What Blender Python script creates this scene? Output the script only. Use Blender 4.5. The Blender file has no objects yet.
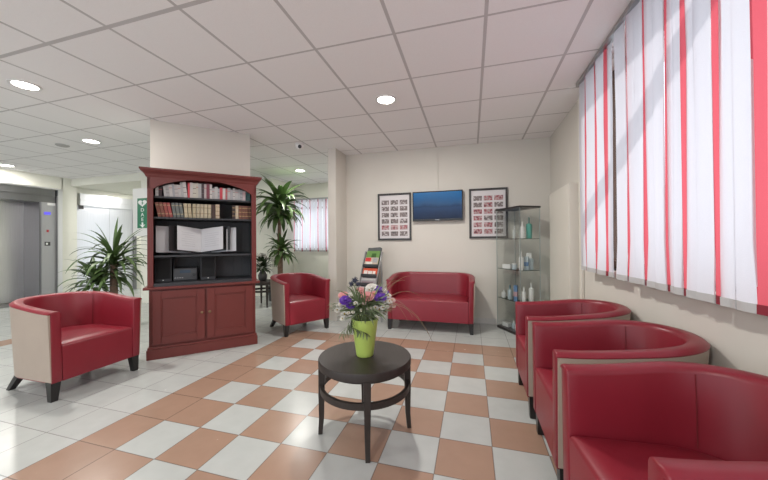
import bpy, bmesh, math, random
from mathutils import Vector, Matrix
C = bpy.context.scene.collection
PI = math.pi
rnd = random.Random(7)

# ------------------------------------------------------------------ camera model
F_PX = 306.74
YAW, PIT, ROL = .2774, .0062, -.0069
CAM_H = 1.19
def ray(x, y):
    X = (x-384.)/F_PX; Z = -(y-240.)/F_PX; Y = 1.
    c, s = math.cos(ROL), math.sin(ROL); X, Z = X*c-Z*s, X*s+Z*c
    c, s = math.cos(PIT), math.sin(PIT); Y, Z = Y*c-Z*s, Y*s+Z*c
    c, s = math.cos(YAW), math.sin(YAW); X, Y = X*c-Y*s, X*s+Y*c
    return Vector((X, Y, Z))
def Yon(x, X):
    r = ray(x, 200); return r.y*X/r.x
fw = ray(384, 240); rt = ray(384+F_PX, 240)-fw; up = ray(384, 240-F_PX)-fw
cd = bpy.data.cameras.new('camera'); cam = bpy.data.objects.new('camera', cd); C.objects.link(cam)
M = Matrix((rt, up, -fw)).transposed().to_4x4(); M.translation = (0, 0, CAM_H)
cam.matrix_world = M
cd.sensor_width = 36; cd.lens = F_PX/768*36; cd.clip_start = .02
bpy.context.scene.camera = cam

# ------------------------------------------------------------------ materials
def mat(name, col, rough=.5, noise=0., nscale=6., metal=0., spec=.5, bump=0., bscale=200., coat=0., stretch=None, emit=None):
    m = bpy.data.materials.new(name); m.use_nodes = True
    nt = m.node_tree; b = nt.nodes['Principled BSDF']
    b.inputs['Base Color'].default_value = (*col, 1); b.inputs['Roughness'].default_value = rough
    b.inputs['Metallic'].default_value = metal; b.inputs['Specular IOR Level'].default_value = spec
    b.inputs['Coat Weight'].default_value = coat
    if emit: b.inputs['Emission Color'].default_value = (*emit[0], 1); b.inputs['Emission Strength'].default_value = emit[1]
    if noise or bump:
        tc = nt.nodes.new('ShaderNodeTexCoord'); src = tc.outputs['Object']
        if stretch:
            mp = nt.nodes.new('ShaderNodeMapping'); mp.inputs['Scale'].default_value = stretch
            nt.links.new(src, mp.inputs['Vector']); src = mp.outputs['Vector']
    if noise:
        n = nt.nodes.new('ShaderNodeTexNoise'); n.inputs['Scale'].default_value = nscale; n.inputs['Detail'].default_value = 5
        nt.links.new(src, n.inputs['Vector'])
        mr = nt.nodes.new('ShaderNodeMapRange'); mr.inputs['From Min'].default_value = .25; mr.inputs['From Max'].default_value = .75
        mr.inputs['To Min'].default_value = 1-noise; mr.inputs['To Max'].default_value = 1+noise
        nt.links.new(n.outputs['Fac'], mr.inputs['Value'])
        mx = nt.nodes.new('ShaderNodeMix'); mx.data_type = 'RGBA'; mx.blend_type = 'MULTIPLY'
        mx.inputs[0].default_value = 1; mx.inputs[6].default_value = (*col, 1)
        nt.links.new(mr.outputs['Result'], mx.inputs[7]); nt.links.new(mx.outputs[2], b.inputs['Base Color'])
    if bump:
        n2 = nt.nodes.new('ShaderNodeTexNoise'); n2.inputs['Scale'].default_value = bscale; n2.inputs['Detail'].default_value = 3
        nt.links.new(src, n2.inputs['Vector'])
        bp = nt.nodes.new('ShaderNodeBump'); bp.inputs['Strength'].default_value = bump; bp.inputs['Distance'].default_value = .002
        nt.links.new(n2.outputs['Fac'], bp.inputs['Height']); nt.links.new(bp.outputs['Normal'], b.inputs['Normal'])
    return m

def mth(nt, op, a, b=None, c=None):
    n = nt.nodes.new('ShaderNodeMath'); n.operation = op
    for i, v in enumerate((a, b, c)):
        if v is None: continue
        if isinstance(v, (int, float)): n.inputs[i].default_value = v
        else: nt.links.new(v, n.inputs[i])
    return n.outputs[0]
def mixc(nt, fac, a, b):
    n = nt.nodes.new('ShaderNodeMix'); n.data_type = 'RGBA'
    for i, v in ((0, fac), (6, a), (7, b)):
        if isinstance(v, (int, float)): n.inputs[i].default_value = v
        elif isinstance(v, tuple): n.inputs[i].default_value = (*v, 1)
        else: nt.links.new(v, n.inputs[i])
    return n.outputs[2]

TS = .2996; TX0 = -5.648*.3; TY0 = 5.285*.3; TS = .3
def floor_mat():
    m = bpy.data.materials.new('floor_tiles'); m.use_nodes = True; nt = m.node_tree; b = nt.nodes['Principled BSDF']
    g = nt.nodes.new('ShaderNodeNewGeometry'); s = nt.nodes.new('ShaderNodeSeparateXYZ'); nt.links.new(g.outputs['Position'], s.inputs[0])
    cx = mth(nt, 'DIVIDE', mth(nt, 'SUBTRACT', s.outputs[0], TX0), TS); cy = mth(nt, 'DIVIDE', mth(nt, 'SUBTRACT', s.outputs[1], TY0), TS)
    fx = mth(nt, 'FLOOR', cx); fy = mth(nt, 'FLOOR', cy)
    par = mth(nt, 'FLOORED_MODULO', mth(nt, 'ADD', fx, fy), 2)          # 0 = white
    inx = mth(nt, 'GREATER_THAN', fx, -1.5); iny = mth(nt, 'LESS_THAN', fy, 5.5)
    field = mth(nt, 'MULTIPLY', inx, iny)
    inbx = mth(nt, 'GREATER_THAN', fx, -2.5); inby = mth(nt, 'LESS_THAN', fy, 6.5)
    zone = mth(nt, 'MULTIPLY', inbx, inby)
    white = mth(nt, 'MULTIPLY', field, mth(nt, 'SUBTRACT', 1, par))
    orange = mth(nt, 'MULTIPLY', zone, mth(nt, 'SUBTRACT', 1, white))
    # a second orange field in the lift hall
    o2 = mth(nt, 'MULTIPLY', mth(nt, 'MULTIPLY', mth(nt, 'LESS_THAN', fx, -12.5), mth(nt, 'GREATER_THAN', fx, -13.5)), mth(nt, 'LESS_THAN', fy, 2.5))
    orange = mth(nt, 'MAXIMUM', orange, o2)
    # joints
    dx = mth(nt, 'PINGPONG', cx, .5); dy = mth(nt, 'PINGPONG', cy, .5)
    j = mth(nt, 'LESS_THAN', mth(nt, 'MINIMUM', dx, dy), .010)
    wn = nt.nodes.new('ShaderNodeTexWhiteNoise'); wn.noise_dimensions = '2D'
    cb = nt.nodes.new('ShaderNodeCombineXYZ'); nt.links.new(fx, cb.inputs[0]); nt.links.new(fy, cb.inputs[1]); nt.links.new(cb.outputs[0], wn.inputs['Vector'])
    no = nt.nodes.new('ShaderNodeTexNoise'); no.inputs['Scale'].default_value = 9; no.inputs['Detail'].default_value = 6
    nt.links.new(g.outputs['Position'], no.inputs['Vector'])
    var = mth(nt, 'ADD', mth(nt, 'MULTIPLY_ADD', wn.outputs['Value'], .07, .93), mth(nt, 'MULTIPLY', mth(nt, 'SUBTRACT', no.outputs['Fac'], .5), .16))
    col = mixc(nt, orange, FLOOR_W, FLOOR_O)
    jc = mixc(nt, orange, (.30, .30, .29), (.17, .11, .08))
    col = mixc(nt, j, col, jc)
    vm = nt.nodes.new('ShaderNodeVectorMath'); vm.operation = 'SCALE'; nt.links.new(col, vm.inputs[0]); nt.links.new(var, vm.inputs['Scale'])
    nt.links.new(vm.outputs[0], b.inputs['Base Color'])
    b.inputs['Specular IOR Level'].default_value = .5
    nt.links.new(mth(nt, 'MULTIPLY_ADD', no.outputs['Fac'], .10, .20), b.inputs['Roughness'])
    bp = nt.nodes.new('ShaderNodeBump'); bp.inputs['Strength'].default_value = .25; bp.inputs['Distance'].default_value = .002; bp.invert = True
    nt.links.new(j, bp.inputs['Height']); nt.links.new(bp.outputs['Normal'], b.inputs['Normal'])
    return m
CXo = -5.832*.6; CYo = 2.4027*.6
def ceil_mat():
    m = bpy.data.materials.new('ceiling_tiles'); m.use_nodes = True; nt = m.node_tree; b = nt.nodes['Principled BSDF']
    g = nt.nodes.new('ShaderNodeNewGeometry'); s = nt.nodes.new('ShaderNodeSeparateXYZ'); nt.links.new(g.outputs['Position'], s.inputs[0])
    cx = mth(nt, 'DIVIDE', mth(nt, 'SUBTRACT', s.outputs[0], CXo), .6); cy = mth(nt, 'DIVIDE', mth(nt, 'SUBTRACT', s.outputs[1], CYo), .6)
    dx = mth(nt, 'PINGPONG', cx, .5); dy = mth(nt, 'PINGPONG', cy, .5)
    # the cross tee over the room (y = first row) is the wide main runner
    main = mth(nt, 'LESS_THAN', mth(nt, 'ABSOLUTE', cy), .024)
    j = mth(nt, 'MAXIMUM', mth(nt, 'MAXIMUM', mth(nt, 'LESS_THAN', dx, .019), mth(nt, 'LESS_THAN', dy, .014)), main)
    no = nt.nodes.new('ShaderNodeTexNoise'); no.inputs['Scale'].default_value = 180; no.inputs['Detail'].default_value = 4
    nt.links.new(g.outputs['Position'], no.inputs['Vector'])
    col = mixc(nt, j, CEIL, (CEIL[0]*.62, CEIL[1]*.61, CEIL[2]*.61))
    vm = nt.nodes.new('ShaderNodeVectorMath'); vm.operation = 'SCALE'; nt.links.new(col, vm.inputs[0])
    nt.links.new(mth(nt, 'MULTIPLY_ADD', no.outputs['Fac'], .10, .95), vm.inputs['Scale'])
    nt.links.new(vm.outputs[0], b.inputs['Base Color']); b.inputs['Roughness'].default_value = .9; b.inputs['Specular IOR Level'].default_value = .15
    bp = nt.nodes.new('ShaderNodeBump'); bp.inputs['Strength'].default_value = .4; bp.inputs['Distance'].default_value = .004
    nt.links.new(j, bp.inputs['Height']); nt.links.new(bp.outputs['Normal'], b.inputs['Normal'])
    return m
FLOOR_W = (.48, .50, .485); FLOOR_O = (.36, .23, .165); CEIL = (.88, .865, .87)
WALLC = (.65, .62, .565)
M_floor = floor_mat(); M_ceil = ceil_mat()
M_wall = mat('wall_paint', WALLC, .85, .02, 3, spec=.2, bump=.12, bscale=160)
M_hallwall = mat('hall_wall_paint', (.78, .78, .70), .8, .02, 3, spec=.2)
M_plinth = mat('tile_plinth', (.62, .60, .57), .3)
M_steel = mat('brushed_steel', (.78, .78, .80), .34, .07, 4, metal=1., stretch=(60, 60, .6))
M_steel_p = mat('panel_steel', (.46, .46, .48), .45, .05, 4, metal=1., stretch=(60, 60, .6))
M_steel_d = mat('dark_and_shaded_steel', (.26, .26, .27), .32, .07, 4, metal=1., stretch=(60, 60, .6))
M_red = mat('red_leather', (.215, .014, .026), .36, .05, 5, spec=.45, bump=.10, bscale=420)
M_beige = mat('beige_leather', (.39, .315, .26), .45, .04, 5, spec=.35, bump=.10, bscale=420)
M_leg = mat('black_wood_leg', (.012, .011, .011), .35)
M_seam = mat('seam_thread', (.16, .015, .02), .6)
M_cab = mat('oxblood_paint', (.150, .031, .027), .38, .07, 3, spec=.4, stretch=(1, 1, .3))
M_black = mat('black_interior', (.034, .036, .042), .45, .1, 4)
M_knob = mat('aged_brass', (.25, .17, .10), .35, metal=1.)
M_table = mat('dark_brown_wood', (.034, .027, .024), .45, .15, 8, spec=.35, stretch=(1, 8, 1))
M_vase = mat('lime_green_vase', (.44, .58, .13), .35, .05, 10)
M_white = mat('white_plastic', (.75, .75, .74), .4)
M_trim = mat('cream_laminate', (.70, .67, .60), .45, .02, 3)
M_frame = mat('dark_frame', (.030, .026, .026), .35)
M_paper = mat('mat_board', (.66, .63, .64), .7)
M_alu = mat('grey_aluminium', (.42, .43, .44), .35, metal=.8)
M_bark = mat('bark', (.20, .13, .095), .9, .3, 20, bump=.8, bscale=40)
M_leaf = mat('leaf_green', (.085, .15, .045), .42, .35, 5)
M_leaf2 = mat('yucca_leaf', (.075, .125, .04), .42, .35, 5)
M_fern = mat('fern_green', (.14, .185, .09), .55, .45, 14)
M_soil = mat('soil', (.03, .02, .015), .95)
M_winframe = mat('dark_window_wood', (.10, .055, .035), .4, .2, 5)
M_pot = mat('dark_grey_pot', (.06, .06, .062), .5)

def glass_mat(name, tint=(.86, .91, .89), refl=.10):
    m = bpy.data.materials.new(name); m.use_nodes = True; nt = m.node_tree; nt.nodes.remove(nt.nodes['Principled BSDF'])
    o = nt.nodes['Material Output']; t = nt.nodes.new('ShaderNodeBsdfTransparent'); t.inputs[0].default_value = (*tint, 1)
    gl = nt.nodes.new('ShaderNodeBsdfGlossy'); gl.inputs['Roughness'].default_value = .02
    f = nt.nodes.new('ShaderNodeLayerWeight'); f.inputs[0].default_value = .5
    mx = nt.nodes.new('ShaderNodeMixShader'); nt.links.new(mth(nt, 'MULTIPLY_ADD', mth(nt, 'POWER', f.outputs['Facing'], 4.), .5, refl*.5), mx.inputs[0])
    nt.links.new(t.outputs[0], mx.inputs[1]); nt.links.new(gl.outputs[0], mx.inputs[2]); nt.links.new(mx.outputs[0], o.inputs[0])
    return m
M_glass = glass_mat('case_glass', (.965, .975, .97), .11); M_pane = glass_mat('window_glass', (.98, .985, .985), .04)
M_shelfglass = glass_mat('shelf_glass', (.60, .70, .67), .10)

def slat_mat(name, col, trans=.55):
    m = bpy.data.materials.new(name); m.use_nodes = True; nt = m.node_tree; nt.nodes.remove(nt.nodes['Principled BSDF'])
    o = nt.nodes['Material Output']
    tc = nt.nodes.new('ShaderNodeTexCoord'); wv = nt.nodes.new('ShaderNodeTexNoise'); wv.inputs['Scale'].default_value = 300
    nt.links.new(tc.outputs['Object'], wv.inputs['Vector'])
    vm = nt.nodes.new('ShaderNodeVectorMath'); vm.operation = 'SCALE'; vm.inputs[0].default_value = col
    nt.links.new(mth(nt, 'MULTIPLY_ADD', wv.outputs['Fac'], .10, .95), vm.inputs['Scale'])
    d = nt.nodes.new('ShaderNodeBsdfDiffuse'); t = nt.nodes.new('ShaderNodeBsdfTranslucent')
    nt.links.new(vm.outputs[0], d.inputs[0]); nt.links.new(vm.outputs[0], t.inputs[0])
    mx = nt.nodes.new('ShaderNodeMixShader'); mx.inputs[0].default_value = trans
    nt.links.new(d.outputs[0], mx.inputs[1]); nt.links.new(t.outputs[0], mx.inputs[2]); nt.links.new(mx.outputs[0], o.inputs[0])
    return m
M_slw = slat_mat('white_blind_fabric', (.69, .68, .73)); M_slr = slat_mat('red_blind_fabric', (.72, .13, .165))
M_slw2 = slat_mat('overexposed_white_fabric', (.86, .85, .88), .7); M_slr2 = slat_mat('overexposed_red_fabric', (.78, .34, .42), .7)  # far blind: overexposed daylight put into lighter fabric colours
M_hemw = mat('white_hem', (.50, .50, .50), .8); M_hemr = mat('red_hem', (.24, .02, .035), .8)
M_lamp = mat('lamp_diffuser', (.9, .9, .85), .5, emit=((1., .97, .88), 14.))

# ------------------------------------------------------------------ mesh builder
class MB:
    def __init__(s): s.bm = bmesh.new(); s.mi = 0
    def face(s, vs):
        try:
            f = s.bm.faces.new(vs); f.material_index = s.mi; return f
        except ValueError: return None
    def v(s, co): return s.bm.verts.new(co)
    def poly(s, pts): return s.face([s.v(p) for p in pts])
    def box(s, c, size, rz=0., R=None, bev=0.):
        c = Vector(c); h = [d/2 for d in size]
        R = R or Matrix.Rotation(rz, 3, 'Z')
        vs = [s.v(c+R @ Vector((x*h[0], y*h[1], z*h[2]))) for x in (-1, 1) for y in (-1, 1) for z in (-1, 1)]
        fs = [s.face([vs[i] for i in q]) for q in ((0, 1, 3, 2), (4, 6, 7, 5), (0, 4, 5, 1), (2, 3, 7, 6), (0, 2, 6, 4), (1, 5, 7, 3))]
        if bev:
            es = {e for f in fs for e in f.edges}
            bmesh.ops.bevel(s.bm, geom=list(es), offset=bev, segments=2, affect='EDGES', profile=.6)
        return s
    def bb(s, x0, x1, y0, y1, z0, z1, bev=0.):
        return s.box(((x0+x1)/2, (y0+y1)/2, (z0+z1)/2), (x1-x0, y1-y0, z1-z0), bev=bev)
    def rings(s, rs, closed=True, caps=True):
        prev = None; first = None
        for r in rs:
            vs = [s.v(p) for p in r]; n = len(vs)
            if prev:
                for i in range(n if closed else n-1):
                    j = (i+1) % n; s.face([prev[i], prev[j], vs[j], vs[i]])
            else: first = vs
            prev = vs
        if caps: s.face(list(reversed(first))); s.face(prev)
        return s
    def lathe(s, prof, c=(0, 0, 0), n=32):
        s.rings([[(c[0]+r*math.cos(2*PI*i/n), c[1]+r*math.sin(2*PI*i/n), c[2]+z) for i in range(n)] for r, z in prof]); return s
    def tube(s, pts, rad, n=8):
        pts = [Vector(p) for p in pts]; rr = rad if isinstance(rad, (list, tuple)) else [rad]*len(pts); rs = []
        for i, p in enumerate(pts):
            t = (pts[min(i+1, len(pts)-1)]-pts[max(i-1, 0)]).normalized()
            a = t.cross(Vector((0, 0, 1)));
            if a.length < .05: a = t.cross(Vector((1, 0, 0)))
            a.normalize(); b = t.cross(a)
            rs.append([p+rr[i]*(a*math.cos(2*PI*k/n)+b*math.sin(2*PI*k/n)) for k in range(n)])
        return s.rings(rs)
    def prism(s, pts, z0, z1):
        return s.rings([[(x, y, z0) for x, y in pts], [(x, y, z1) for x, y in pts]])
    def taper(s, c0, s0, c1, s1, rz=0.):
        R = Matrix.Rotation(rz, 3, 'Z'); q = ((-1, -1), (1, -1), (1, 1), (-1, 1))
        return s.rings([[Vector(c)+R @ Vector((a*w/2, b*w/2, 0)) for a, b in q] for c, w in ((c0, s0), (c1, s1))])
    def leaf(s, base, d, length, width, droop, seg=7, roll=0., fold=.25):
        """a strap leaf that leaves `base` in direction d and droops"""
        d = Vector(d).normalized(); p = Vector(base); side = d.cross(Vector((0, 0, 1)))
        if side.length < .05: side = Vector((1, 0, 0))
        side.normalize(); side = Matrix.Rotation(roll, 3, d) @ side
        prev = None
        for i in range(seg+1):
            t = i/seg; w = width*.5*max(.03, (math.sin(PI*min(1, t*.86+.14))**.7)*(1-.15*t))
            n = side.cross(d).normalized()
            row = [s.v(p-side*w+n*w*fold), s.v(p), s.v(p+side*w+n*w*fold)]
            if prev:
                for k in (0, 1): s.face([prev[k], prev[k+1], row[k+1], row[k]])
            prev = row; p = p+d*(length/seg)
            d = (d+Vector((0, 0, -1))*droop*(.35+t)/seg*2).normalized()
        return s
    def blob(s, c, r, sub=1, sz=(1, 1, 1), jit=.0):
        t = bmesh.ops.create_icosphere(s.bm, subdivisions=sub, radius=r)
        for v in t['verts']:
            k = 1+jit*(rnd.random()-.5); v.co = Vector((v.co.x*sz[0]*k, v.co.y*sz[1]*k, v.co.z*sz[2]*k))+Vector(c)
            for f in v.link_faces: f.material_index = s.mi
        return s
    def mesh(s, name, smooth=None):
        bmesh.ops.recalc_face_normals(s.bm, faces=s.bm.faces)
        me = bpy.data.meshes.new(name); s.bm.to_mesh(me); s.bm.free()
        if smooth is not None:
            for p in me.polygons: p.use_smooth = True
            try: me.set_sharp_from_angle(angle=math.radians(smooth))
            except Exception: pass
        return me
def obj(name, mb, m, parent=None, smooth=None, label=None, bevel=0.):
    me = mb.mesh(name, smooth)
    for x in (m if isinstance(m, (list, tuple)) else [m]): me.materials.append(x)
    o = bpy.data.objects.new(name, me); C.objects.link(o)
    if parent is not None: o.parent = parent
    if label: o['label'] = label
    if bevel:
        b = o.modifiers.new('bevel', 'BEVEL'); b.width = bevel; b.segments = 2; b.limit_method = 'ANGLE'; b.angle_limit = math.radians(40)
    return o
def tag(o, label, cat, group=None):
    o['label'] = label; o['category'] = cat
    if group: o['group'] = group
    return o
def thing(name, label, cat, loc=(0, 0, 0), rz=0., group=None):
    o = bpy.data.objects.new(name, None); C.objects.link(o); o.empty_display_size = .1
    o.location = loc; o.rotation_euler = (0, 0, rz); return tag(o, label, cat, group)
def struct(name, mb, m, parent=None, smooth=None):
    o = obj(name, mb, m, parent, smooth)
    if parent is None: o['kind'] = 'structure'
    return o
def copy_tree(o, parent=None):
    c = o.copy(); C.objects.link(c)
    if parent is not None: c.parent = parent
    for ch in list(o.children): copy_tree(ch, c)
    return c

# ------------------------------------------------------------------ room shell
YB = 4.68; XR = 1.055; XL = -1.97; ZC = 2.62; XA = -8.45; Y0 = -3.2
struct('floor', MB().bb(-9.6, 1.5, Y0, 7.2, -.1, 0), M_floor)
struct('ceiling', MB().bb(-9.6, 1.5, Y0, 4.6, ZC, ZC+.1).bb(-6.15, 1.5, 4.6, 7.2, ZC, ZC+.1), M_ceil)
struct('ceiling_passage', MB().bb(-9.6, -6.15, 4.6, 7.2, 2.46, ZC+.1), M_hallwall)
struct('wall_back', MB().bb(XL-.13, XR+.25, YB, YB+.12, 0, ZC), M_wall)
struct('wall_partition', MB().bb(XL-.13, XL, 4.27, YB, 0, ZC), M_wall)
# right wall with its window opening
WY0, WY1, WZ0, WZ1 = .05, 3.10, .96, 2.58
struct('wall_right', MB().bb(XR, XR+.12, Y0, YB, 0, WZ0).bb(XR, XR+.12, Y0, YB, WZ1, ZC).bb(XR, XR+.12, WY1, YB, WZ0, WZ1).bb(XR, XR+.12, Y0, WY0, WZ0, WZ1), M_wall)
struct('baseboard_back', MB().bb(XL, XR, YB-.012, YB, 0, .075), M_plinth)
struct('baseboard_partition', MB().bb(XL, XL+.012, 4.27, YB-.012, 0, .075), M_plinth)
struct('baseboard_right', MB().bb(XR-.012, XR, Y0, YB-.012, 0, .075), M_plinth)
# diagonal column behind the bookcase
c45 = 2**-.5
def cab_pt(a, b, z=0.):      # along the bookcase front (a), back from it (b)
    return Vector((-3.172+a*c45-b*c45, 2.328+a*c45+b*c45, z))
pil = [cab_pt(-.036, .5), cab_pt(1.026, .5), cab_pt(1.026, .95), cab_pt(-.036, .95)]
struct('wall_column', MB().prism([(p.x, p.y) for p in pil], 0, ZC), M_wall)
# lift hall wall with a deep lift recess, wall beyond the opening
L1a, L1b = 2.62, 4.09          # recess of the first lift
struct('wall_hall', MB().bb(XA-.6, XA, Y0, L1a-.2, 0, ZC).bb(XA-.6, XA, L1a-.2, L1b+.36, 2.34, ZC).bb(XA-.6, XA, L1b+.345, 4.70, 0, ZC).bb(XA-.6, XA-.06, 4.70, 7.2, 0, ZC)
       .bb(XA-.64, XA-.6, Y0, 4.7, 0, ZC), M_hallwall)
struct('wall_hall_end', MB().bb(-9.6, -5.8, 7.1, 7.2, 0, ZC), M_hallwall)
struct('wall_hall_post', MB().bb(-6.42, -5.8, 4.62, 5.84, 0, ZC), M_hallwall)
WPX, WPY = -4.235, 5.845
struct('wall_plant_room', MB().bb(-5.8, WPX, WPY, WPY+.1, 0, ZC).bb(WPX-.1, WPX, WPY+.1, 6.72, 0, ZC), M_hallwall)
struct('wall_plant_room_end', MB().bb(WPX-.1, 1.3, 6.72, 6.9, 0, 1.0).bb(WPX-.1, 1.3, 6.72, 6.9, 2.24, ZC)  .bb(-2.1, 1.3, 6.72, 6.9, 1.0, 2.24), M_hallwall)
struct('wall_plant_room_side', MB().bb(XL-.13, XL, YB+.12, 6.72, 0, ZC), M_hallwall)

# ------------------------------------------------------------------ windows and blinds
w = struct('window_1', MB().bb(1.13, 1.19, WY0, WY0+.06, WZ0, WZ1).bb(1.13, 1.19, WY1-.06, WY1, WZ0, WZ1).bb(1.13, 1.19, WY0, WY1, WZ0, WZ0+.06).bb(1.13, 1.19, WY0, WY1, WZ1-.06, WZ1)
           .bb(1.13, 1.19, 1.0, 1.05, WZ0, WZ1).bb(1.13, 1.19, 2.40, 2.46, WZ0, WZ1), M_winframe)
obj('glass_pane', MB().bb(1.155, 1.161, WY0, WY1, WZ0, WZ1), M_pane, w)
obj('window_sill', MB().bb(1.0, 1.20, WY0-.03, WY1+.03, WZ0-.03, WZ0), M_wall, w)

blind = thing('vertical_blind', 'red and white striped vertical blind covering the big window on the right wall', 'blind', (.95, 1.7, 0))
def slat(y0, y1, z0, z1, red, xo, parent, axis='x', flip=1, ph=0., pale=False):
    """a hanging fabric strip with a gentle S in plan, and its weighted hem"""
    mb = MB(); n = 6; hem = MB(); zs = [z1, (z0+z1)/2+.3, z0+.25, z0+.034]; prev = None
    for k, z in enumerate(zs):
        row = []
        for i in range(n+1):
            t = i/n; y = y0+(y1-y0)*t; b = .006*math.sin(t*PI+ph)+.004*math.sin(k*1.9+ph*3)
            row.append((xo+b, y+.003*math.sin(k*2.2+ph*5), z))
        row = [Vector(p) if axis == 'x' else Vector((p[1], p[0], p[2])) for p in row]
        vs = [mb.v(p) for p in row]
        if prev:
            for i in range(n): mb.face([prev[i], prev[i+1], vs[i+1], vs[i]])
        prev = vs; last = row
    o = obj('slat', mb, ((M_slr2 if red else M_slw2) if pale else (M_slr if red else M_slw)), parent, 60, 'red slat' if red else 'white slat')
    d = Vector((.0025, 0, 0)) if axis == 'x' else Vector((0, .0025, 0))
    hem.rings([[p-d-Vector((0, 0, h)) for p in last]+[p+d-Vector((0, 0, h)) for p in reversed(last)] for h in (0, .034)])
    obj('hem', hem, M_hemr if red else M_hemw, o)
XB = 0.0; bx = .95
edges = [(581, 585.25, 0), (585.25, 587.25, 1), (587.25, 594.75, 0), (594.75, 598, 1), (598, 605.25, 0), (605.25, 608.5, 1), (608.5, 613, 0),
         (618, 626.75, 0), (626.75, 630.5, 1), (630.5, 635.5, 0), (635.5, 643.5, 0), (643.5, 648, 1), (648, 656, 0), (656, 665.5, 0), (665.5, 670.5, 1),
         (670.5, 675, 0), (675, 681.5, 0), (681.5, 688.5, 1), (688.5, 698.5, 0), (698.5, 713, 0), (713, 721.75, 1), (721.75, 735.5, 0), (735.5, 754.5, 0)]
sl = [(Yon(b, bx), Yon(a, bx), r) for a, b, r in edges]
y = sl[-1][0]; sl.append((y-.062, y, 1)); y -= .062
while y > .12:
    for wd, r in ((.085, 0), (.085, 0), (.05, 1)):
        sl.append((y-wd, y, r)); y -= wd
for i, (a, b, r) in enumerate(sl):
    slat(a-1.7-(.004 if r else .002), b-1.7+(.004 if r else .002), .930, 2.588, r, .006 if r else (-.003 if i % 2 else 0), blind, ph=rnd.random()*PI)
obj('headrail', MB().bb(-.022, .022, y-1.7, 3.16-1.7, 2.588, 2.62), M_alu, blind)

w2 = struct('window_2', MB().bb(WPX, -2.12, 6.76, 6.82, 1.0, 1.05).bb(WPX, -2.12, 6.76, 6.82, 2.19, 2.24).bb(WPX, WPX+.05, 6.76, 6.82, 1.0, 2.24).bb(-2.17, -2.12, 6.76, 6.82, 1.0, 2.24).bb(-3.45, -3.4, 6.76, 6.82, 1., 2.24)
            .bb(WPX, -2.12, 6.76, 6.80, 2.02, 2.06), M_winframe)
obj('glass_pane', MB().bb(WPX, -2.12, 6.788, 6.792, 1.0, 2.24), M_pane, w2)
blind2 = thing('vertical_blind', 'striped vertical blind, colours paled for overexposure, on the far window behind the tall plant', 'blind', (-3.4, 6.66, 0))
x = WPX+.03-(-3.4); k = 0
while x < 1.18:
    for wd, r in ((.03, 1), (.10, 0), (.085, 0)):
        slat(x, x+wd, .97, 2.23, r, .004 if r else 0, blind2, axis='y', ph=rnd.random()*PI, pale=True); x += wd
obj('headrail', MB().bb(WPX+3.42, 1.26, -.02, .02, 2.23, 2.262), M_alu, blind2)

mb = MB(); ya, za, yb2, zb = 3.3, 1.50, .9, 2.90  # unseen bar, added only for its diagonal shadow on the blind
d_ = Vector((0, yb2-ya, zb-za)); L_ = d_.length; an = math.atan2(d_.z, -d_.y)
mb.box((1.62, (ya+yb2)/2, (za+zb)/2), (.05, L_, .15), R=Matrix.Rotation(-an, 3, 'X'))
tag(obj('shadow_bar', mb, M_alu), 'slanted bar added outside the big window to throw a diagonal shadow on the blind', 'shadow bar')

# ------------------------------------------------------------------ lifts
def lift(name, label, loc, wdt, parts):
    t = thing(name, label, 'elevator', loc)
    for nm, mb, m in parts:
        obj(nm, mb, m, t)
    return t
D = .5
lf = thing('elevator', 'steel elevator with a deep dark recess and blue floor display', 'elevator', (XA, L1b, 0))
# local: +x toward the room, y along the wall (0 = right side of the recess)
yl = L1a-L1b
obj('door_panel', MB().bb(-D-.03, -D, yl, yl/2-.12, 0.02, 2.07), M_steel, lf)
obj('door_panel', MB().bb(-D-.05, -D-.02, yl/2-.14, .02, 0.02, 2.07), M_steel, lf)
obj('header', MB().bb(-D+.05, -.012, yl, .24, 2.055, 2.33).bb(-.012, .012, yl-.06, .24, 2.19, 2.2), M_steel_d, lf)
obj('reveal', MB().bb(-D-.05, -.02, 0, .02, 0, 2.06), M_steel_d, lf)  # dark tone stands in for the dark reflections inside the recess
cp = obj('control_panel', MB().bb(-.02, .004, .018, .245, 0, 2.055), M_steel_p, lf)
obj('jamb', MB().bb(-.03, .03, .245, .262, 0, 2.2), M_steel_d, lf)
obj('frame', MB().bb(-.05, .045, .262, .335, 0, 2.34).bb(-.05, .045, yl-.2, .335, 2.33, 2.36).bb(-.05, .045, yl-.2, yl, 0, 2.33), M_steel, lf)
obj('display', MB().bb(.004, .012, .06, .16, 1.80, 1.86), mat('display_blue', (.02, .02, .08), .2, emit=((.12, .10, .7), 1.1)), cp, label='blue floor display')
obj('call_button', MB().bb(.004, .012, .10, .13, 1.44, 1.49), mat('red_button', (.45, .04, .05), .4), cp, label='red button')
obj('key_plate', MB().bb(.004, .010, .07, .155, 1.16, 1.24), mat('key_dark', (.05, .05, .05), .4), cp)
obj('key_light', MB().bb(.010, .014, .085, .115, 1.18, 1.22), M_white, cp)
obj('notice', MB().bb(.004, .007, .11, .235, 2.0, 2.05), M_white, cp, label='small white notice')
obj('sill_plate', MB().bb(-D, .0, yl, .0, 0, .012), M_steel_d, lf)
l2y = 4.79
lg = thing('elevator', 'second steel elevator set back behind the cream post, beside the green sign', 'elevator', (XA-.055, l2y, 0))
obj('header', MB().bb(0, .09, -.05, 1.18, 2.06, 2.33).bb(.09, .10, -.05, 1.18, 2.18, 2.195), M_steel, lg)
obj('door_panel', MB().bb(0, .03, -.086, .56, 0, 2.06), M_steel, lg)
obj('door_panel', MB().bb(0, .04, .56, 1.09, 0, 2.06), M_steel, lg)
obj('jamb', MB().bb(0, .09, 1.09, 1.15, 0, 2.06), M_steel_d, lg); 
obj('call_box', MB().bb(.03, .075, -.04, .02, 1.98, 2.08), M_frame, lg)

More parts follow.
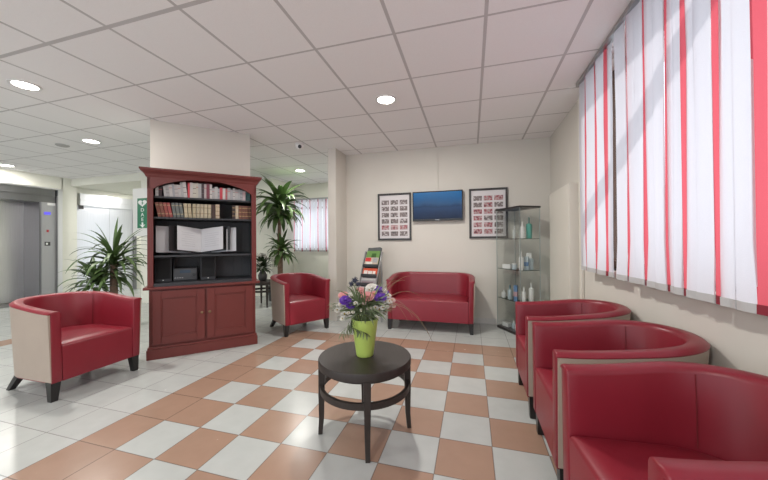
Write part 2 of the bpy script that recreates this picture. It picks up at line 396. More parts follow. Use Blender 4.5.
# green AED sign on a white board, fixed to the post
sx0, sx1 = -6.60, -6.10
sg = thing('first_aid_sign', 'white board with a green defibrillator sign reading DAE, left of the bookcase', 'sign', ((sx0+sx1)/2, 4.6, 0))
hw = (sx1-sx0)/2
obj('board', MB().bb(-hw, hw, -.015, .018, 1.34, 2.30), M_white, sg)
M_green = mat('sign_green', (.02, .19, .10), .4); M_signw = mat('sign_white', (.85, .88, .86), .4)
gp = obj('green_panel', MB().bb(-.115, .165, -.022, -.015, 1.50, 2.10), M_green, sg)
def font(body, size, loc, m, parent, name='lettering', rot=(PI/2, 0, 0), ext=.001):
    cu = bpy.data.curves.new(name, 'FONT'); cu.body = body; cu.size = size; cu.align_x = 'CENTER'; cu.align_y = 'CENTER'; cu.extrude = ext
    tmp = bpy.data.objects.new('tmp', cu); C.objects.link(tmp); me = bpy.data.meshes.new_from_object(tmp.evaluated_get(bpy.context.evaluated_depsgraph_get()))
    bpy.data.objects.remove(tmp); me.materials.clear(); me.materials.append(m)
    o = bpy.data.objects.new(name, me); C.objects.link(o); o.parent = parent; o.location = loc; o.rotation_euler = rot; return o
for ch, z in (('D', 1.86), ('A', 1.765), ('E', 1.67)):
    o = font(ch, .10, (.025, -.024, z), M_signw, gp)
    o.scale = (1.3, 1, 1)
hp = []
for i in range(40):
    a = 2*PI*i/40; hp.append((.115*math.sin(a)**3*1.0, (13*math.cos(a)-5*math.cos(2*a)-2*math.cos(3*a)-math.cos(4*a))/16*.075))
obj('heart_symbol', MB().rings([[(.025+a, yy, 2.0+b) for a, b in hp] for yy in (-.0225, -.0245)]), M_signw, gp)
obj('bolt_symbol', MB().rings([[(.025+a, yy, 2.0+b) for a, b in ((.02, .05), (-.03, -.005), (-.002, -.005), (-.015, -.05), (.035, .01), (.006, .01))] for yy in (-.0248, -.0258)]), M_green, gp)
obj('arrow_symbol', MB().rings([[(.025+a, yy, 1.56+b) for a, b in ((-.022, .055), (.022, .055), (.022, .0), (.075, .012), (0, -.05), (-.075, .012), (-.022, 0))] for yy in (-.0225, -.0245)]), M_signw, gp)

# ------------------------------------------------------------------ ceiling fittings
def downlight(x, y, z, watts, label, r=.085):
    t = thing('ceiling_light', label, 'ceiling light', (x, y, z), 0, 'round recessed ceiling lights')
    n = 32
    tr = MB(); prof = [(r+.022, 0), (r+.020, -.008), (r, -.008), (r-.003, -.004), (r-.003, 0)]
    tr.rings([[(a*math.cos(2*PI*i/n), a*math.sin(2*PI*i/n), b) for i in range(n)] for a, b in prof], caps=False)
    obj('trim_ring', tr, M_white, t, 40)
    obj('diffuser', MB().lathe([(r-.004, -.0005), (r-.004, -.004)]), M_lamp, t)
    ld = bpy.data.lights.new('downlight_lamp', 'AREA'); ld.shape = 'DISK'; ld.size = 2*r-.02; ld.energy = watts; ld.color = (1, .97, .91)
    lo = bpy.data.objects.new('downlight_lamp', ld); C.objects.link(lo); lo.parent = t; lo.location = (0, 0, -.012)
    return t
LW = 34.
downlight(-3.84, 1.76, ZC, LW*.75, 'round recessed ceiling light nearest the top left of the photo, above the left armchair')
downlight(-5.07, 2.98, ZC, LW*.5, 'lit round ceiling light beside the grey vent disc, left of the bookcase')
downlight(-8.05, 3.45, ZC, LW*.5, 'round ceiling light close to the wall above the first elevator')
downlight(-.813, 2.963, ZC, LW, 'round ceiling light over the middle of the seating area, in front of the television')
downlight(-3.262, 5.398, ZC, LW*.55, 'round ceiling light above the tall potted dracaena')
downlight(-7.85, 5.60, 2.46, LW*.5, 'round light in the lower passage ceiling above the green sign')
downlight(-.813, -.90, ZC, LW, 'added round fill light, unseen behind the camera, over the near end of the seating')  # extra lamp added out of view to raise the ambient light
downlight(-3.84, -.90, ZC, LW, 'added round fill light, unseen behind the camera, toward the elevator hall')  # second out-of-view lamp, also added for ambient light
tag(obj('ceiling_vent', MB().lathe([(.075, 0), (.075, -.010), (.06, -.02), (.03, -.022)], (-5.66, 2.98, ZC)), mat('grey_disc', (.42, .41, .40), .6), smooth=40), 'unlit flat grey disc on the ceiling above the elevator hall', 'ceiling vent')  # round ceiling vent, a flat grey disc
cm = thing('security_camera', 'small white dome security camera on the ceiling above the tall plant', 'camera', (-2.385, 3.944, ZC))
obj('base', MB().lathe([(.066, 0), (.066, -.02), (.055, -.025)]), M_white, cm, 40)
sd = MB(); sd.lathe([(.062*math.cos(a), -.025-.064*math.sin(a)) for a in [i*PI/2/7 for i in range(8)]][:-1]+[(.003, -.089)]); obj('housing', sd, mat('bright_white', (.88, .88, .88), .3), cm, 60)
vd = Vector((2.385, -3.944, -1.2)).normalized(); o = obj('lens', MB().lathe([(.026, 0), (.026, .014), (.014, .022)], n=20), M_black, cm, 40)
o.rotation_euler = vd.to_track_quat('Z', 'Y').to_euler(); o.location = Vector((0, 0, -.038))+vd*.047

# ------------------------------------------------------------------ tub armchairs and sofa
def tub(name, label, W, D, Rc, group=None):
    """faces -y; origin at the footprint's centre"""
    t = thing(name, label, 'armchair' if W < 1 else 'sofa', group=group)
    th = .078; yf = -D/2; yb = D/2; hw_ = W/2
    path = []                                            # (x, y, nx, ny) outer U from the left front round to the right front
    for i in range(7): path.append((-hw_, yf+.008+(D-Rc-.008)*i/7, -1, 0))
    for i in range(15): a = PI-PI/2*i/14; path.append((-hw_+Rc+Rc*math.cos(a), yb-Rc+Rc*math.sin(a), math.cos(a), math.sin(a)))
    m_ = 6 if W > 1 else 2
    for i in range(1, m_): path.append((-hw_+Rc+(W-2*Rc)*i/m_, yb, 0, 1))
    half = [p for p in path]
    full = path[:22]+path[22:]+[(-x, y_, -nx, ny) for x, y_, nx, ny in reversed(path[:22])]
    def h(y_): u = (y_-yf)/D; u = min(1, max(0, u)); return .680+.055*(u*u*(3-2*u))
    def ring(p, prof, ins=0., dy=0.):
        x, y_, nx, ny = p; H = h(y_)
        pts = []
        for o_, z_ in prof(H): pts.append((o_, z_))
        if ins:
            oc = sum(a for a, b in pts)/len(pts); z0 = min(b for a, b in pts); z1 = max(b for a, b in pts)
            pts = [(a+(ins if a < oc else -ins), min(max(b, z0+ins), z1-ins)) for a, b in pts]
        return [(x-nx*o_+nx*.010*(z_-.15)/.55, y_-ny*o_+dy+max(0, ny)*.034*(z_-.15)/.55, z_) for o_, z_ in pts]
    shell = lambda H: [(.016, .142), (.016, H-.020), (.0, H-.020), (-.001, H-.015), (.004, H-.010), (.016, H-.001), (.03, H), (th-.016, H-.002), (th-.005, H-.010), (th, H-.024), (th, .30), (th, .142)]
    rs = [ring(full[0], shell, .006, -.008), ring(full[0], shell, .002, -.006)]+[ring(p, shell) for p in full]+[ring(full[-1], shell, .002, -.006), ring(full[-1], shell, .006, -.008)]
    obj('tub_shell', MB().rings(rs), M_red, t, 50)
    outer = lambda H: [(.022, .150), (.012, .150), (0.001, H-.020), (.015, H-.020)]
    obj('outer_panel', MB().rings([ring(p, outer) for p in full]), M_beige, t, 40, 'beige outer panel')
    # seat
    off = th+.002; pts = []
    nrm = [(-1, 0)]
    for x, y_, nx, ny in full: pts.append((x-nx*off, y_-ny*off)); nrm.append((nx, max(0, ny)))
    nrm.append((1, 0))
    poly = [(-hw_+off, yf+.004)]+pts+[(hw_-off, yf+.004)]
    kp = [i for i, q in enumerate(poly) if i == 0 or (Vector(q)-Vector(poly[i-1])).length > .004]; nrm = [nrm[i] for i in kp]; poly = [poly[i] for i in kp]
    mb = MB(); cy_ = sum(q[1] for q in poly)/len(poly)
    def inset(k, z): return [(q[0]*(1-k)+m[0]*.010*(z-.15)/.55, cy_+(q[1]-cy_)*(1-k)+m[1]*.034*(z-.15)/.55, z) for q, m in zip(poly, nrm)]
    mb.rings([inset(.02, .138), inset(0, .142), inset(0, .40), inset(.012, .412), inset(.04, .42), inset(.25, .428), inset(.6, .432)])
    obj('seat', mb, M_red, t, 35)
    sm = MB()
    for s_ in (-1, 1):
        y_ = yb-Rc+(Rc-th)*math.sin(.5); x_ = s_*(hw_-Rc+(Rc-th)*math.cos(.5)-.001); sm.tube([(x_+s_*.005, y_, .43), (x_+s_*.008, y_, .60), (x_+s_*.0095, y_, h(y_)-.02)], .0018, 5)
    obj('seam', sm, M_seam, t)
    for s_ in (-1, 1):
        obj('leg', MB().taper((s_*(hw_-.045), yf+.045, .148), .062, (s_*(hw_-.038), yf+.038, 0), .042), M_leg, t)
        obj('leg', MB().taper((s_*(hw_-.12), yb-.13, .148), .058, (s_*(hw_-.075), yb-.06, 0), .040), M_leg, t)
    return t
AG = 'red and beige tub armchairs'
def place(t, x, y, facing, label=None):      # facing: unit direction in plan
    t.location = (x, y, 0); t.rotation_euler = (0, 0, math.atan2(facing[1], facing[0])+PI/2)
    if label: t['label'] = label
    return t
AD = .69
a1 = tub('armchair', 'red tub armchair at the far left, turned toward the table, beige side showing', .66, AD, .31, AG)
place(a1, -3.02-AD/2, 1.844, (1, 0))
a2 = copy_tree(a1); fd = (.834, -.551); mid = Vector((-2.073, 3.622))
place(a2, mid.x-fd[0]*AD/2, mid.y-fd[1]*AD/2, fd, 'red tub armchair right of the bookcase, in front of the tall potted plant')
ar = tub('armchair', 'x', .575, .65, .28, AG); ar2 = tub('armchair', 'x', .63, .615, .29, AG); ar2.scale = (1, 1, .985)
for k_, (yc, lb) in enumerate(((2.52, 'farthest red tub armchair of the right-hand row, next to the glass case'), (1.848, 'middle red tub armchair of the three in a row below the striped blind'), (1.158, 'nearest red tub armchair in the bottom right corner, its seat cut by the frame'))):
    a = (ar, copy_tree(ar) if k_ == 1 else None, ar2)[k_]; place(a, (.352, .366, .388)[k_]+(.325 if k_ < 2 else .3075), yc if k_ < 2 else 1.18, (-1, 0) if k_ < 2 else (-.996, -.089), lb)
so = tub('sofa', 'red two-seat tub sofa against the back wall under the television', 1.155, .585, .27)
so.location = (-.545, 4.035+.2925, 0)

# ------------------------------------------------------------------ bookcase
bc = thing('bookcase', 'dark red wooden bookcase with black arched shelves above two panelled doors', 'bookcase', (-3.172, 2.328, 0), PI/4)
W_ = 1.05; DP = .44; HX0, HX1 = .01, W_-.01
cb = MB().bb(.0, W_, .0, DP, 0, .10).bb(.008, W_-.008, .008, DP, .10, .125).bb(.02, W_-.02, .02, DP, .125, .715)
obj('base_cabinet', cb, M_cab, bc, bevel=.004)
obj('counter_ledge', MB().bb(-.025, W_+.025, -.02, DP, .715, .742), M_cab, bc, bevel=.006)
sd = MB().bb(HX0, HX0+.025, .0, DP, .742, 1.90).bb(HX1-.025, HX1, .0, DP, .742, 1.90).bb(HX0+.025, .06, 0, .03, .742, 1.76).bb(W_-.06, HX1-.025, 0, .03, .742, 1.76)
obj('side_panel', sd, M_cab, bc, bevel=.003)
# arched header
n = 24; top = 1.885; ax0, ax1 = HX0, HX1
def arch(u): return 1.752+.128*math.sin(PI*u)**.7
lo_ = [(ax0, 1.752)]+[(.06+(W_-.12)*i/n, arch(i/n)) for i in range(n+1)]+[(ax1, 1.752)]
mb = MB()
ra = [[(x, 0, z), (x, .03, z), (x, .03, top), (x, 0, top)] for x, z in lo_]
mb.rings(ra); obj('arched_header', mb, M_cab, bc)
obj('top_board', MB().bb(HX0, HX1, 0, DP, 1.885, 1.90), M_cab, bc)
cr = MB(); prof = [(0, 1.872), (-.006, 1.885), (-.01, 1.90), (-.022, 1.915), (-.038, 1.925), (-.042, 1.935), (-.048, 1.94), (-.048, 1.958)]
def crown_ring(o_, z): return [(-o_*-1+0, o_, z)]
cr.rings([[(o_, o_, z), (W_-o_, o_, z), (W_-o_, DP, z), (o_, DP, z)] for o_, z in prof])
obj('crown', cr, M_cab, bc)
bp_ = MB()
for i in range(10): x0 = HX0+.025+i*.098; bp_.bb(x0+.002, min(x0+.098, HX1-.025), DP-.02, DP-.008, .742, 1.885)
bp_.bb(HX0+.025, HX1-.025, DP-.008, DP, .742, 1.885)
bp_.bb(HX0+.025, HX0+.030, .03, DP-.02, .742, 1.88).bb(HX1-.030, HX1-.025, .03, DP-.02, .742, 1.88)
obj('back_panel', bp_, mat('charcoal_boards', (.075, .079, .088), .5, .1, 4), bc)
SHZ = (1.064, 1.468, 1.685)
for z in SHZ: obj('shelf', MB().bb(HX0+.03, HX1-.03, .035, DP-.02, z-.02, z), M_black, bc, bevel=.003)
obj('shelf', MB().bb(HX0+.03, HX1-.03, .01, DP-.02, .742, .775), M_black, bc)
for x0, x1, hx in ((.05, .515, .488), (.535, W_-.05, .562)):
    dr = MB(); z0, z1 = .15, .70; s_ = .075
    dr.bb(x0, x0+s_, 0.0, .02, z0, z1).bb(x1-s_, x1, 0.0, .02, z0, z1).bb(x0+s_, x1-s_, 0.0, .02, z1-s_, z1).bb(x0+s_, x1-s_, 0.0, .02, z0, z0+s_)
    dr.bb(x0+s_-.001, x1-s_+.001, .012, .02, z0+s_-.001, z1-s_+.001)
    for q in ((x0+s_, x1-s_, z0+s_, z0+s_+.012), (x0+s_, x1-s_, z1-s_-.012, z1-s_), (x0+s_, x0+s_+.012, z0+s_, z1-s_), (x1-s_-.012, x1-s_, z0+s_, z1-s_)):
        dr.bb(q[0], q[1], .004, .013, q[2], q[3])
    d = obj('door', dr, M_cab, bc, bevel=.003)
    o = obj('knob', MB().lathe([(.006, 0), (.006, .012), (.014, .018), (.014, .026), (.006, .031)], n=16), M_knob, d, 50)
    o.rotation_euler = (PI/2, 0, 0); o.location = (hx, .001, .44)

# ---- books: coordinates along the bookcase front (a), each a thing
def bcw(a, b, z): v = cab_pt(a, b, z); return v
_bm = {}
def bmat(col):
    if col not in _bm: _bm[col] = mat('book_cover', col, .5, .10, 12)
    return _bm[col]
PAGES = mat('book_pages', (.62, .58, .50), .8)
ORD = ['first', 'second', 'third', 'fourth', 'fifth', 'sixth', 'seventh', 'eighth', 'ninth', 'tenth', 'eleventh', 'twelfth', 'thirteenth', 'fourteenth', 'fifteenth', 'sixteenth', 'seventeenth',
       'eighteenth', 'nineteenth', 'twentieth', 'twenty-first', 'twenty-second', 'twenty-third', 'twenty-fourth', 'twenty-fifth', 'twenty-sixth', 'twenty-seventh', 'twenty-eighth', 'twenty-ninth', 'thirtieth',
       'thirty-first', 'thirty-second', 'thirty-third', 'thirty-fourth', 'thirty-fifth']
def book(a, th_, hgt, dep, z, col, lean, label, group, band=None):
    mb = MB(); mb.bb(0, th_, 0, dep, 0, hgt); mb.mi = 1; mb.bb(.002, th_-.002, .006, dep+.001, hgt-.004, hgt+.0005)
    if band:
        mb.mi = 2
        for u in band[1]: mb.bb(-.0004, th_+.0004, -.0006, .02, hgt*u, hgt*u+hgt*.035)
    o = obj('book', mb, [bmat(col), PAGES, bmat(band[0]) if band else PAGES])
    p = bcw(a, .055, z+.0005); o.location = p
    o.rotation_euler = Matrix.Rotation(PI/4, 3, 'Z').to_euler() if not lean else (Matrix.Rotation(PI/4, 3, 'Z') @ Matrix.Rotation(lean, 3, 'Y')).to_euler()
    return tag(o, label, 'book', group)
WH = [(.46, .44, .43), (.38, .37, .37), (.52, .49, .47), (.33, .33, .35), (.46, .41, .40)]
topc = [('white', WH[0]), ('dark', (.03, .012, .015))]+[('pale grey', WH[i % 5]) for i in range(8)]+[('red', (.55, .06, .08)), ('pale', WH[2]), ('cream', (.52, .49, .42)), ('cream', (.50, .47, .40)), ('pale grey', WH[1]), ('dark', (.06, .04, .045)),
        ('pale', WH[4]), ('dark red', (.20, .05, .07)), ('white', WH[2]), ('pale grey', WH[1]), ('pale', WH[0]), ('grey', WH[3]), ('red', (.50, .05, .07)), ('pale', WH[2]), ('red', (.42, .12, .13)), ('pale grey', WH[1]), ('grey', WH[3]), ('pale', WH[0]),
        ('pale grey', WH[1]), ('grey', (.34, .34, .35)), ('grey', (.30, .30, .32)), ('pink-grey', (.45, .36, .37)), ('dark teal', (.02, .07, .075)), ('teal', (.03, .10, .10))]
a = .072; N = len(topc); tot = .888
for i, (nm, col) in enumerate(topc):
    wd = tot/N*(1.0+.25*math.sin(i*2.3)); u = (a+wd/2-.06)/(W_-.12)
    hmax = arch(min(.98, max(.02, u)))-SHZ[2]
    hg = (.135+.006*math.sin(i*1.7)) if i < 8 else (.165+.006*math.sin(i*3.1) if i < 19 else .128+.010*math.sin(i*2.6))
    hg = min(hg, max(.085, hmax-.008)) if i < 20 else min(hg, hmax-.012)
    if i == 0: hg = .10
    lean = -.10 if 2 <= i <= 9 else 0
    if a+wd > W_-.052: wd = W_-.052-a
    book(a+(.018 if i > 1 else 0), wd-.001, max(.06, hg), .15+.02*rnd.random(), SHZ[2], col, lean,
         '%s book spine, %s from the left on the top shelf under the arch' % (nm, ORD[i]), 'books on the top shelf under the arch', (((.12, .11, .11), (.3, .62)) if i % 3 == 0 else ((.5, .08, .08), (.7,)) if i % 3 == 1 else None))
    a += wd
mid_ = [('red-brown', (.20, .055, .035))]*2+[('red', (.26, .05, .04)), ('red', (.30, .05, .05))]+[('grey-green', (.12, .13, .125))]*3+[('cream', (.46, .39, .26)), ('cream', (.44, .37, .24)), ('cream', (.40, .34, .22)), ('cream', (.42, .36, .25)), ('cream', (.44, .38, .27)), ('cream', (.46, .40, .28)), ('cream', (.42, .36, .25))]
a = .066
for i, (nm, col) in enumerate(mid_):
    wd = .033 if i < 7 else .0365; lean = -(.20 if i < 4 else .14 if i < 7 else .07 if i < 9 else 0)
    hg = .152
    book(a+.030, wd-.005, hg, .14, SHZ[1], col, lean, '%s book, %s from the left end of the second shelf' % (nm, ORD[i]), 'books at the left of the second shelf',
         ((.55, .45, .25), (.2, .8)) if i < 7 else ((.16, .10, .06), (.30, .72)))
    a += wd
book(a+.03, .034, .152, .14, SHZ[1], (.05, .025, .02), 0, 'dark brown book between the cream row and the lone cream book, second shelf', 'books at the left of the second shelf')
book(a+.068, .040, .158, .14, SHZ[1], (.46, .37, .26), 0, 'lone cream book with dark bands at the right end of the left row, second shelf', 'books at the left of the second shelf', ((.20, .10, .06), (.2, .5, .8)))
rb = [('dark', (.03, .015, .015)), ('cream', (.45, .37, .28)), ('brown', (.15, .055, .035)), ('brown', (.13, .05, .032)), ('brown', (.15, .055, .035)), ('brown', (.12, .045, .03))]
a = W_-.055-.206
for i, (nm, col) in enumerate(rb):
    book(a, .031, .155, .14, SHZ[1], col, 0, '%s leather book, %s in the right-hand group of the second shelf' % (nm, ORD[i]), 'books at the right of the second shelf', ((.45, .32, .15), (.2, .5, .8))); a += .0343

# ---- open album on the third shelf
al = thing('open_album', 'large open album with white pages propped upright on the third bookcase shelf', 'album', bcw(.475, .19, SHZ[0]+.001), PI/4)
def leafp(x0, y0, x1, y1, z0, z1, dz, t=.004, sag=0.):
    d = Vector((x1-x0, y1-y0, 0)).normalized(); nn = Vector((-d.y, d.x, 0))*t
    a_ = Vector((x0, y0, 0)); b_ = Vector((x1, y1, 0)); mb = MB(); rs = []
    for i in range(7):
        u = i/6; p = a_.lerp(b_, u); zz0 = z0+dz*u; zz1 = z1+dz*u+sag*math.sin(PI*u)
        rs.append([p+Vector((0, 0, zz0)), p+nn+Vector((0, 0, zz0)), p+nn+Vector((0, 0, zz1)), p+Vector((0, 0, zz1))])
    return mb.rings(rs)
M_page = mat('album_page', (.62, .62, .64), .6, .04, 9); M_page2 = mat('album_sleeve', (.52, .52, .54), .35, .08, 5)
obj('page', leafp(0, .03, -.22, -.08, .022, .285, .035), M_page, al, label='left open page')
obj('page', leafp(0, .03, .22, -.08, .022, .285, .035), M_page, al, label='right open page')
obj('black_leaf', leafp(-.05, .06, -.30, -.035, .02, .295, .025), M_leg, al)
obj('black_leaf', leafp(.05, .06, .295, -.035, .02, .295, .025), M_leg, al)
obj('sleeve', leafp(-.10, .07, -.415, -.03, .015, .30, .015), M_page2, al, label='grey outer sleeve')
obj('sleeve', leafp(.10, .07, .36, -.03, .015, .295, .015), M_page2, al, label='grey outer sleeve')
obj('cover', MB().box((-.10, .075, .012), (.24, .12, .012), rz=.35).box((.10, .075, .012), (.24, .12, .012), rz=-.35), M_black, al)
obj('bookmark', leafp(.258, -.028, .268, -.032, .03, .29, 0), M_page, al)
tx = MB()
for s_ in (-1, 1):
    for k in range(7):
        d0, d1 = .035, .18-.03*(k % 3 == 2); 
        p0 = Vector((s_*d0, .03-.11*d0/.215-.003, .22-.024*k+.035*d0/.215)); p1 = Vector((s_*d1, .03-.11*d1/.215-.003, .22-.024*k+.035*d1/.215))
        tx.rings([[p0, p0+Vector((0, 0, .003)), p1+Vector((0, 0, .003)), p1], [p+Vector((0, -.0008, 0)) for p in (p0, p0+Vector((0, 0, .003)), p1+Vector((0, 0, .003)), p1)]])
obj('faint_lines', tx, mat('faint_ink', (.45, .45, .48), .7), al)

# ---- stereo on the bottom shelf
def speaker(a_, label):
    t = thing('loudspeaker', label, 'speaker', bcw(a_, .24, .776), PI/4, 'black loudspeakers of the stereo')
    obj('cabinet', MB().bb(-.075, .075, -.08, .08, 0, .262, bev=.004), M_black, t)
    obj('grille', MB().bb(-.066, .066, -.086, -.08, .03, .252, bev=.002), mat('grille_cloth', (.012, .012, .013), .9), t)
    obj('badge', MB().bb(-.006, .006, -.088, -.086, .012, .022), M_white, t)
    return t
speaker(.125, 'black loudspeaker left of the mini stereo on the lowest open shelf')
speaker(.545, 'black loudspeaker right of the mini stereo on the lowest open shelf')
st = thing('stereo', 'black mini stereo with grey front between two loudspeakers on the lowest shelf', 'stereo', bcw(.325, .24, .776), PI/4)
M_st = mat('stereo_grey', (.055, .06, .068), .3)
obj('body', MB().bb(-.112, .112, -.07, .12, 0, .14, bev=.006), M_black, st)
obj('front_panel', MB().bb(-.105, .105, -.078, -.07, .01, .13), M_st, st)
obj('display', MB().bb(-.05, .05, -.081, -.078, .085, .115), mat('stereo_display', (.05, .08, .13), .15), st)
o = obj('volume_knob', MB().lathe([(.022, 0), (.020, .014)], n=20), M_black, st, 40); o.rotation_euler = (PI/2, 0, 0); o.location = (.085, -.078, .06)
for i in range(4): obj('button', MB().bb(-.10+.022*i, -.086+.022*i, -.081, -.078, .03, .038), M_alu, st)

# ------------------------------------------------------------------ round tables
def round_table(label, x, y, rz, h_=.475, r=.290):
    t = thing('side_table', label, 'table', (x, y, 0), rz, 'dark round bentwood tables')
    obj('tabletop', MB().lathe([(r-.006, h_-.046), (r, h_-.044), (r, h_-.006), (r-.004, h_), (.01, h_)], n=64), M_table, t, 40)
    obj('apron', MB().rings([[(q*math.cos(2*PI*i/48), q*math.sin(2*PI*i/48), z) for i in range(48)] for q, z in ((r-.03, h_-.046), (r-.03, h_-.066), (r-.05, h_-.066), (r-.05, h_-.046))], caps=False), M_table, t)
    n = 64; rr = r-.010
    mb = MB(); ring_p = [(rr, .275), (rr, .311), (rr-.02, .311), (rr-.02, .275), (rr, .275)]
    mb.rings([[(q*math.cos(2*PI*i/n), q*math.sin(2*PI*i/n), z) for i in range(n)] for q, z in ring_p], caps=False)
    obj('stretcher_ring', mb, M_table, t, 40)
    for k in range(4):
        a_ = k*PI/2; ca, sa = math.cos(a_), math.sin(a_)
        q = lambda s0, s1: [(-s0/2, -s1/2), (s0/2, -s1/2), (s0/2, s1/2), (-s0/2, s1/2)]
        rs = []
        for z, rad, w_ in ((0, r-.010, .026), (.10, r-.018, .030), (.25, r-.018, .036), (h_-.046, r-.022, .042)):
            rs.append([((rad+u)*ca-v_*sa, (rad+u)*sa+v_*ca, z) for u, v_ in q(w_, w_)])
        obj('leg', MB().rings(rs), M_table, t, bevel=.003)
    return t
tc_ = Vector((-.654, 1.838))
round_table('round dark brown coffee table in the centre carrying the green flower vase', tc_.x, tc_.y, math.atan2(1.582-1.836, -.558+.66))
round_table('dark round table in the next room behind the bookcase edge, under white flowers', -3.80, 4.99, -.7, .47, .25)

# ------------------------------------------------------------------ flowers
vr = Vector((.941, .338, 0)); vb = Vector((-.338, .941, 0))
vs = thing('vase', 'lime green tapered vase on the round coffee table', 'vase', (tc_.x, tc_.y, .4755))
VH = .232
pv = [(.051, 0), (.054, .004)]+[(.054+.031*t/8, .004+(VH-.004)*t/8) for t in range(1, 9)]+[(.082, VH)]+[(.080-.025*t/4, VH-.01-.15*t/4) for t in range(5)]+[(.01, .07)]
obj('body', MB().lathe(pv, n=40), M_vase, vs, 40)
tr = MB(); n = 40
tr.rings([[(q*math.cos(2*PI*i/n), q*math.sin(2*PI*i/n), VH+z*(1+.0*i)) for i in range(n)] for q, z in ((.0855, -.006), (.087, -.002), (.085, .002), (.081, 0))], caps=False)
obj('rim', tr, M_vase, vs, 40)
bq = thing('flower_bouquet', 'mixed bouquet of pink, purple and white flowers in the green vase', 'flowers', (tc_.x, tc_.y, .4755))
Z0 = .490
def bl(dx, db, z): v = vr*dx+vb*db; return Vector((v.x, v.y, z-Z0))
M_pink = mat('pink_petal', (.74, .34, .33), .6, .15, 30); M_purp = mat('purple_petal', (.13, .035, .38), .6, .2, 30); M_wht = mat('white_petal', (.72, .70, .64), .6, .08, 30)
M_pale = mat('pale_pink_petal', (.60, .42, .40), .6, .15, 30); M_yel = mat('yellow_centre', (.45, .30, .05), .7); M_thi = mat('thistle_blue', (.05, .055, .09), .8, .3, 40); M_dry = mat('dry_grass', (.30, .22, .13), .7)
def bloom(name, c, r, m, layers=3, npet=9, face=None, label=None):
    mb = MB(); n0 = (Vector(face) if face else Vector((-vb.x*.6, -vb.y*.6, .8))).normalized(); q = n0.to_track_quat('Z', 'Y')
    for L in range(layers):
        k = npet-L; el = .25+.42*L
        for i in range(k):
            a_ = 2*PI*(i+.5*L)/k+rnd.random()*.2; rl = r*(1-.22*L)
            d = Vector((math.cos(a_)*math.cos(el), math.sin(a_)*math.cos(el), math.sin(el)))
            s_ = Vector((-math.sin(a_), math.cos(a_), 0)); wv = rl*.42; up_ = s_.cross(d)
            P = [Vector((0, 0, 0)), d*rl*.45-s_*wv+up_*-.1*rl, d*rl*.9-s_*wv*.8+up_*.12*rl, d*rl+up_*.2*rl, d*rl*.9+s_*wv*.8+up_*.12*rl, d*rl*.45+s_*wv+up_*-.1*rl]
            P = [q @ p_+c for p_ in P]; V_ = [mb.v(p_) for p_ in P]
            mb.face([V_[0], V_[1], V_[2], V_[3]]); mb.face([V_[0], V_[3], V_[4], V_[5]])
    o = obj(name, mb, m, bq, 80, label)
    cc = MB(); cc.blob(c+(q @ Vector((0, 0, r*.22))), r*.22, 2); obj('flower_centre', cc, m if r > .03 else M_yel, o, 80)
    return o
stems = []
def add(name, dx, db, z, r, m, **k):
    c = bl(dx, db, z); stems.append(c); bloom(name, c, r, m, **k)
add('pink_bloom', .02, -.02, .862, .042, M_pink, layers=4, npet=12, label='large pink bloom in front')
add('pink_bloom', -.025, .05, .888, .032, M_pink, layers=3, npet=11); add('pink_bloom', -.135, .03, .862, .034, M_pink, layers=3, npet=11, label='pink bloom at the left')
add('pink_bloom', .060, .0, .872, .028, M_pink, layers=3, npet=11)
add('purple_bloom', -.118, -.03, .842, .040, M_purp); add('purple_bloom', -.085, -.035, .815, .033, M_purp)
add('purple_bloom', .085, .03, .895, .036, M_purp); add('purple_bloom', .098, -.02, .855, .043, M_purp)
add('purple_bloom', .135, .05, .875, .026, M_purp)
add('white_bloom', .048, .04, .905, .042, M_wht); add('white_bloom', -.080, .0, .862, .034, M_wht); add('white_bloom', .118, .03, .885, .032, M_wht)
for dx, db, z, r in ((-.125, -.03, .755, .026), (-.155, .0, .80, .026), (.088, -.06, .786, .030), (.066, -.07, .80, .022), (.13, -.02, .83, .024), (.14, -.05, .80, .016), (-.055, -.06, .83, .016), (-.17, -.02, .78, .02), (-.14, .0, .72, .018), (-.10, -.06, .77, .014), (.03, .03, .89, .03), (-.05, .02, .875, .02), (.15, .0, .86, .022), (.155, -.03, .83, .02), (.11, -.07, .80, .018), (.02, -.08, .80, .013), (-.02, -.08, .79, .013), (.13, -.04, .77, .016), (-.15, -.03, .82, .018), (.07, -.08, .75, .013), (-.07, -.08, .78, .013), (.045, -.07, .80, .014), (.10, -.07, .76, .014)):
    add('white_bloom', dx, db, z, r, M_wht, npet=7, layers=2)
for dx, db, z, r in ((.172, -.02, .835, .024), (.165, .02, .80, .018), (.0, -.07, .83, .016), (.185, -.01, .795, .014)):
    add('pale_pink_bloom', dx, db, z, r, M_pale, npet=7, layers=2)
th = MB(); 
for dx, db, z, r in ((-.062, .05, .955, .022), (-.085, .06, .93, .018), (-.045, .05, .93, .016)):
    c = bl(dx, db, z); stems.append(c)
    for i in range(40):
        d = Vector((rnd.gauss(0, 1), rnd.gauss(0, 1), rnd.gauss(.4, 1))).normalized(); th.tube([c, c+d*r*1.2], [.003, .0008], 4)
    th.blob(c, r*.7, 2)
obj('thistle', th, M_thi, bq, label='dark blue thistle heads at the back left')
fo = MB()
for i in range(230):
    a_ = rnd.random()*2*PI; el = rnd.uniform(-.15, 1.3); R_ = rnd.uniform(.07, .175); b0 = Vector((0, 0, VH+.02))+Vector((math.cos(a_)*.05, math.sin(a_)*.05, rnd.random()*.09))
    d = Vector((math.cos(a_)*math.cos(el), math.sin(a_)*math.cos(el), math.sin(el)))
    fo.leaf(b0, d, R_, rnd.uniform(.006, .018), rnd.uniform(.1, .9), 4, rnd.random())
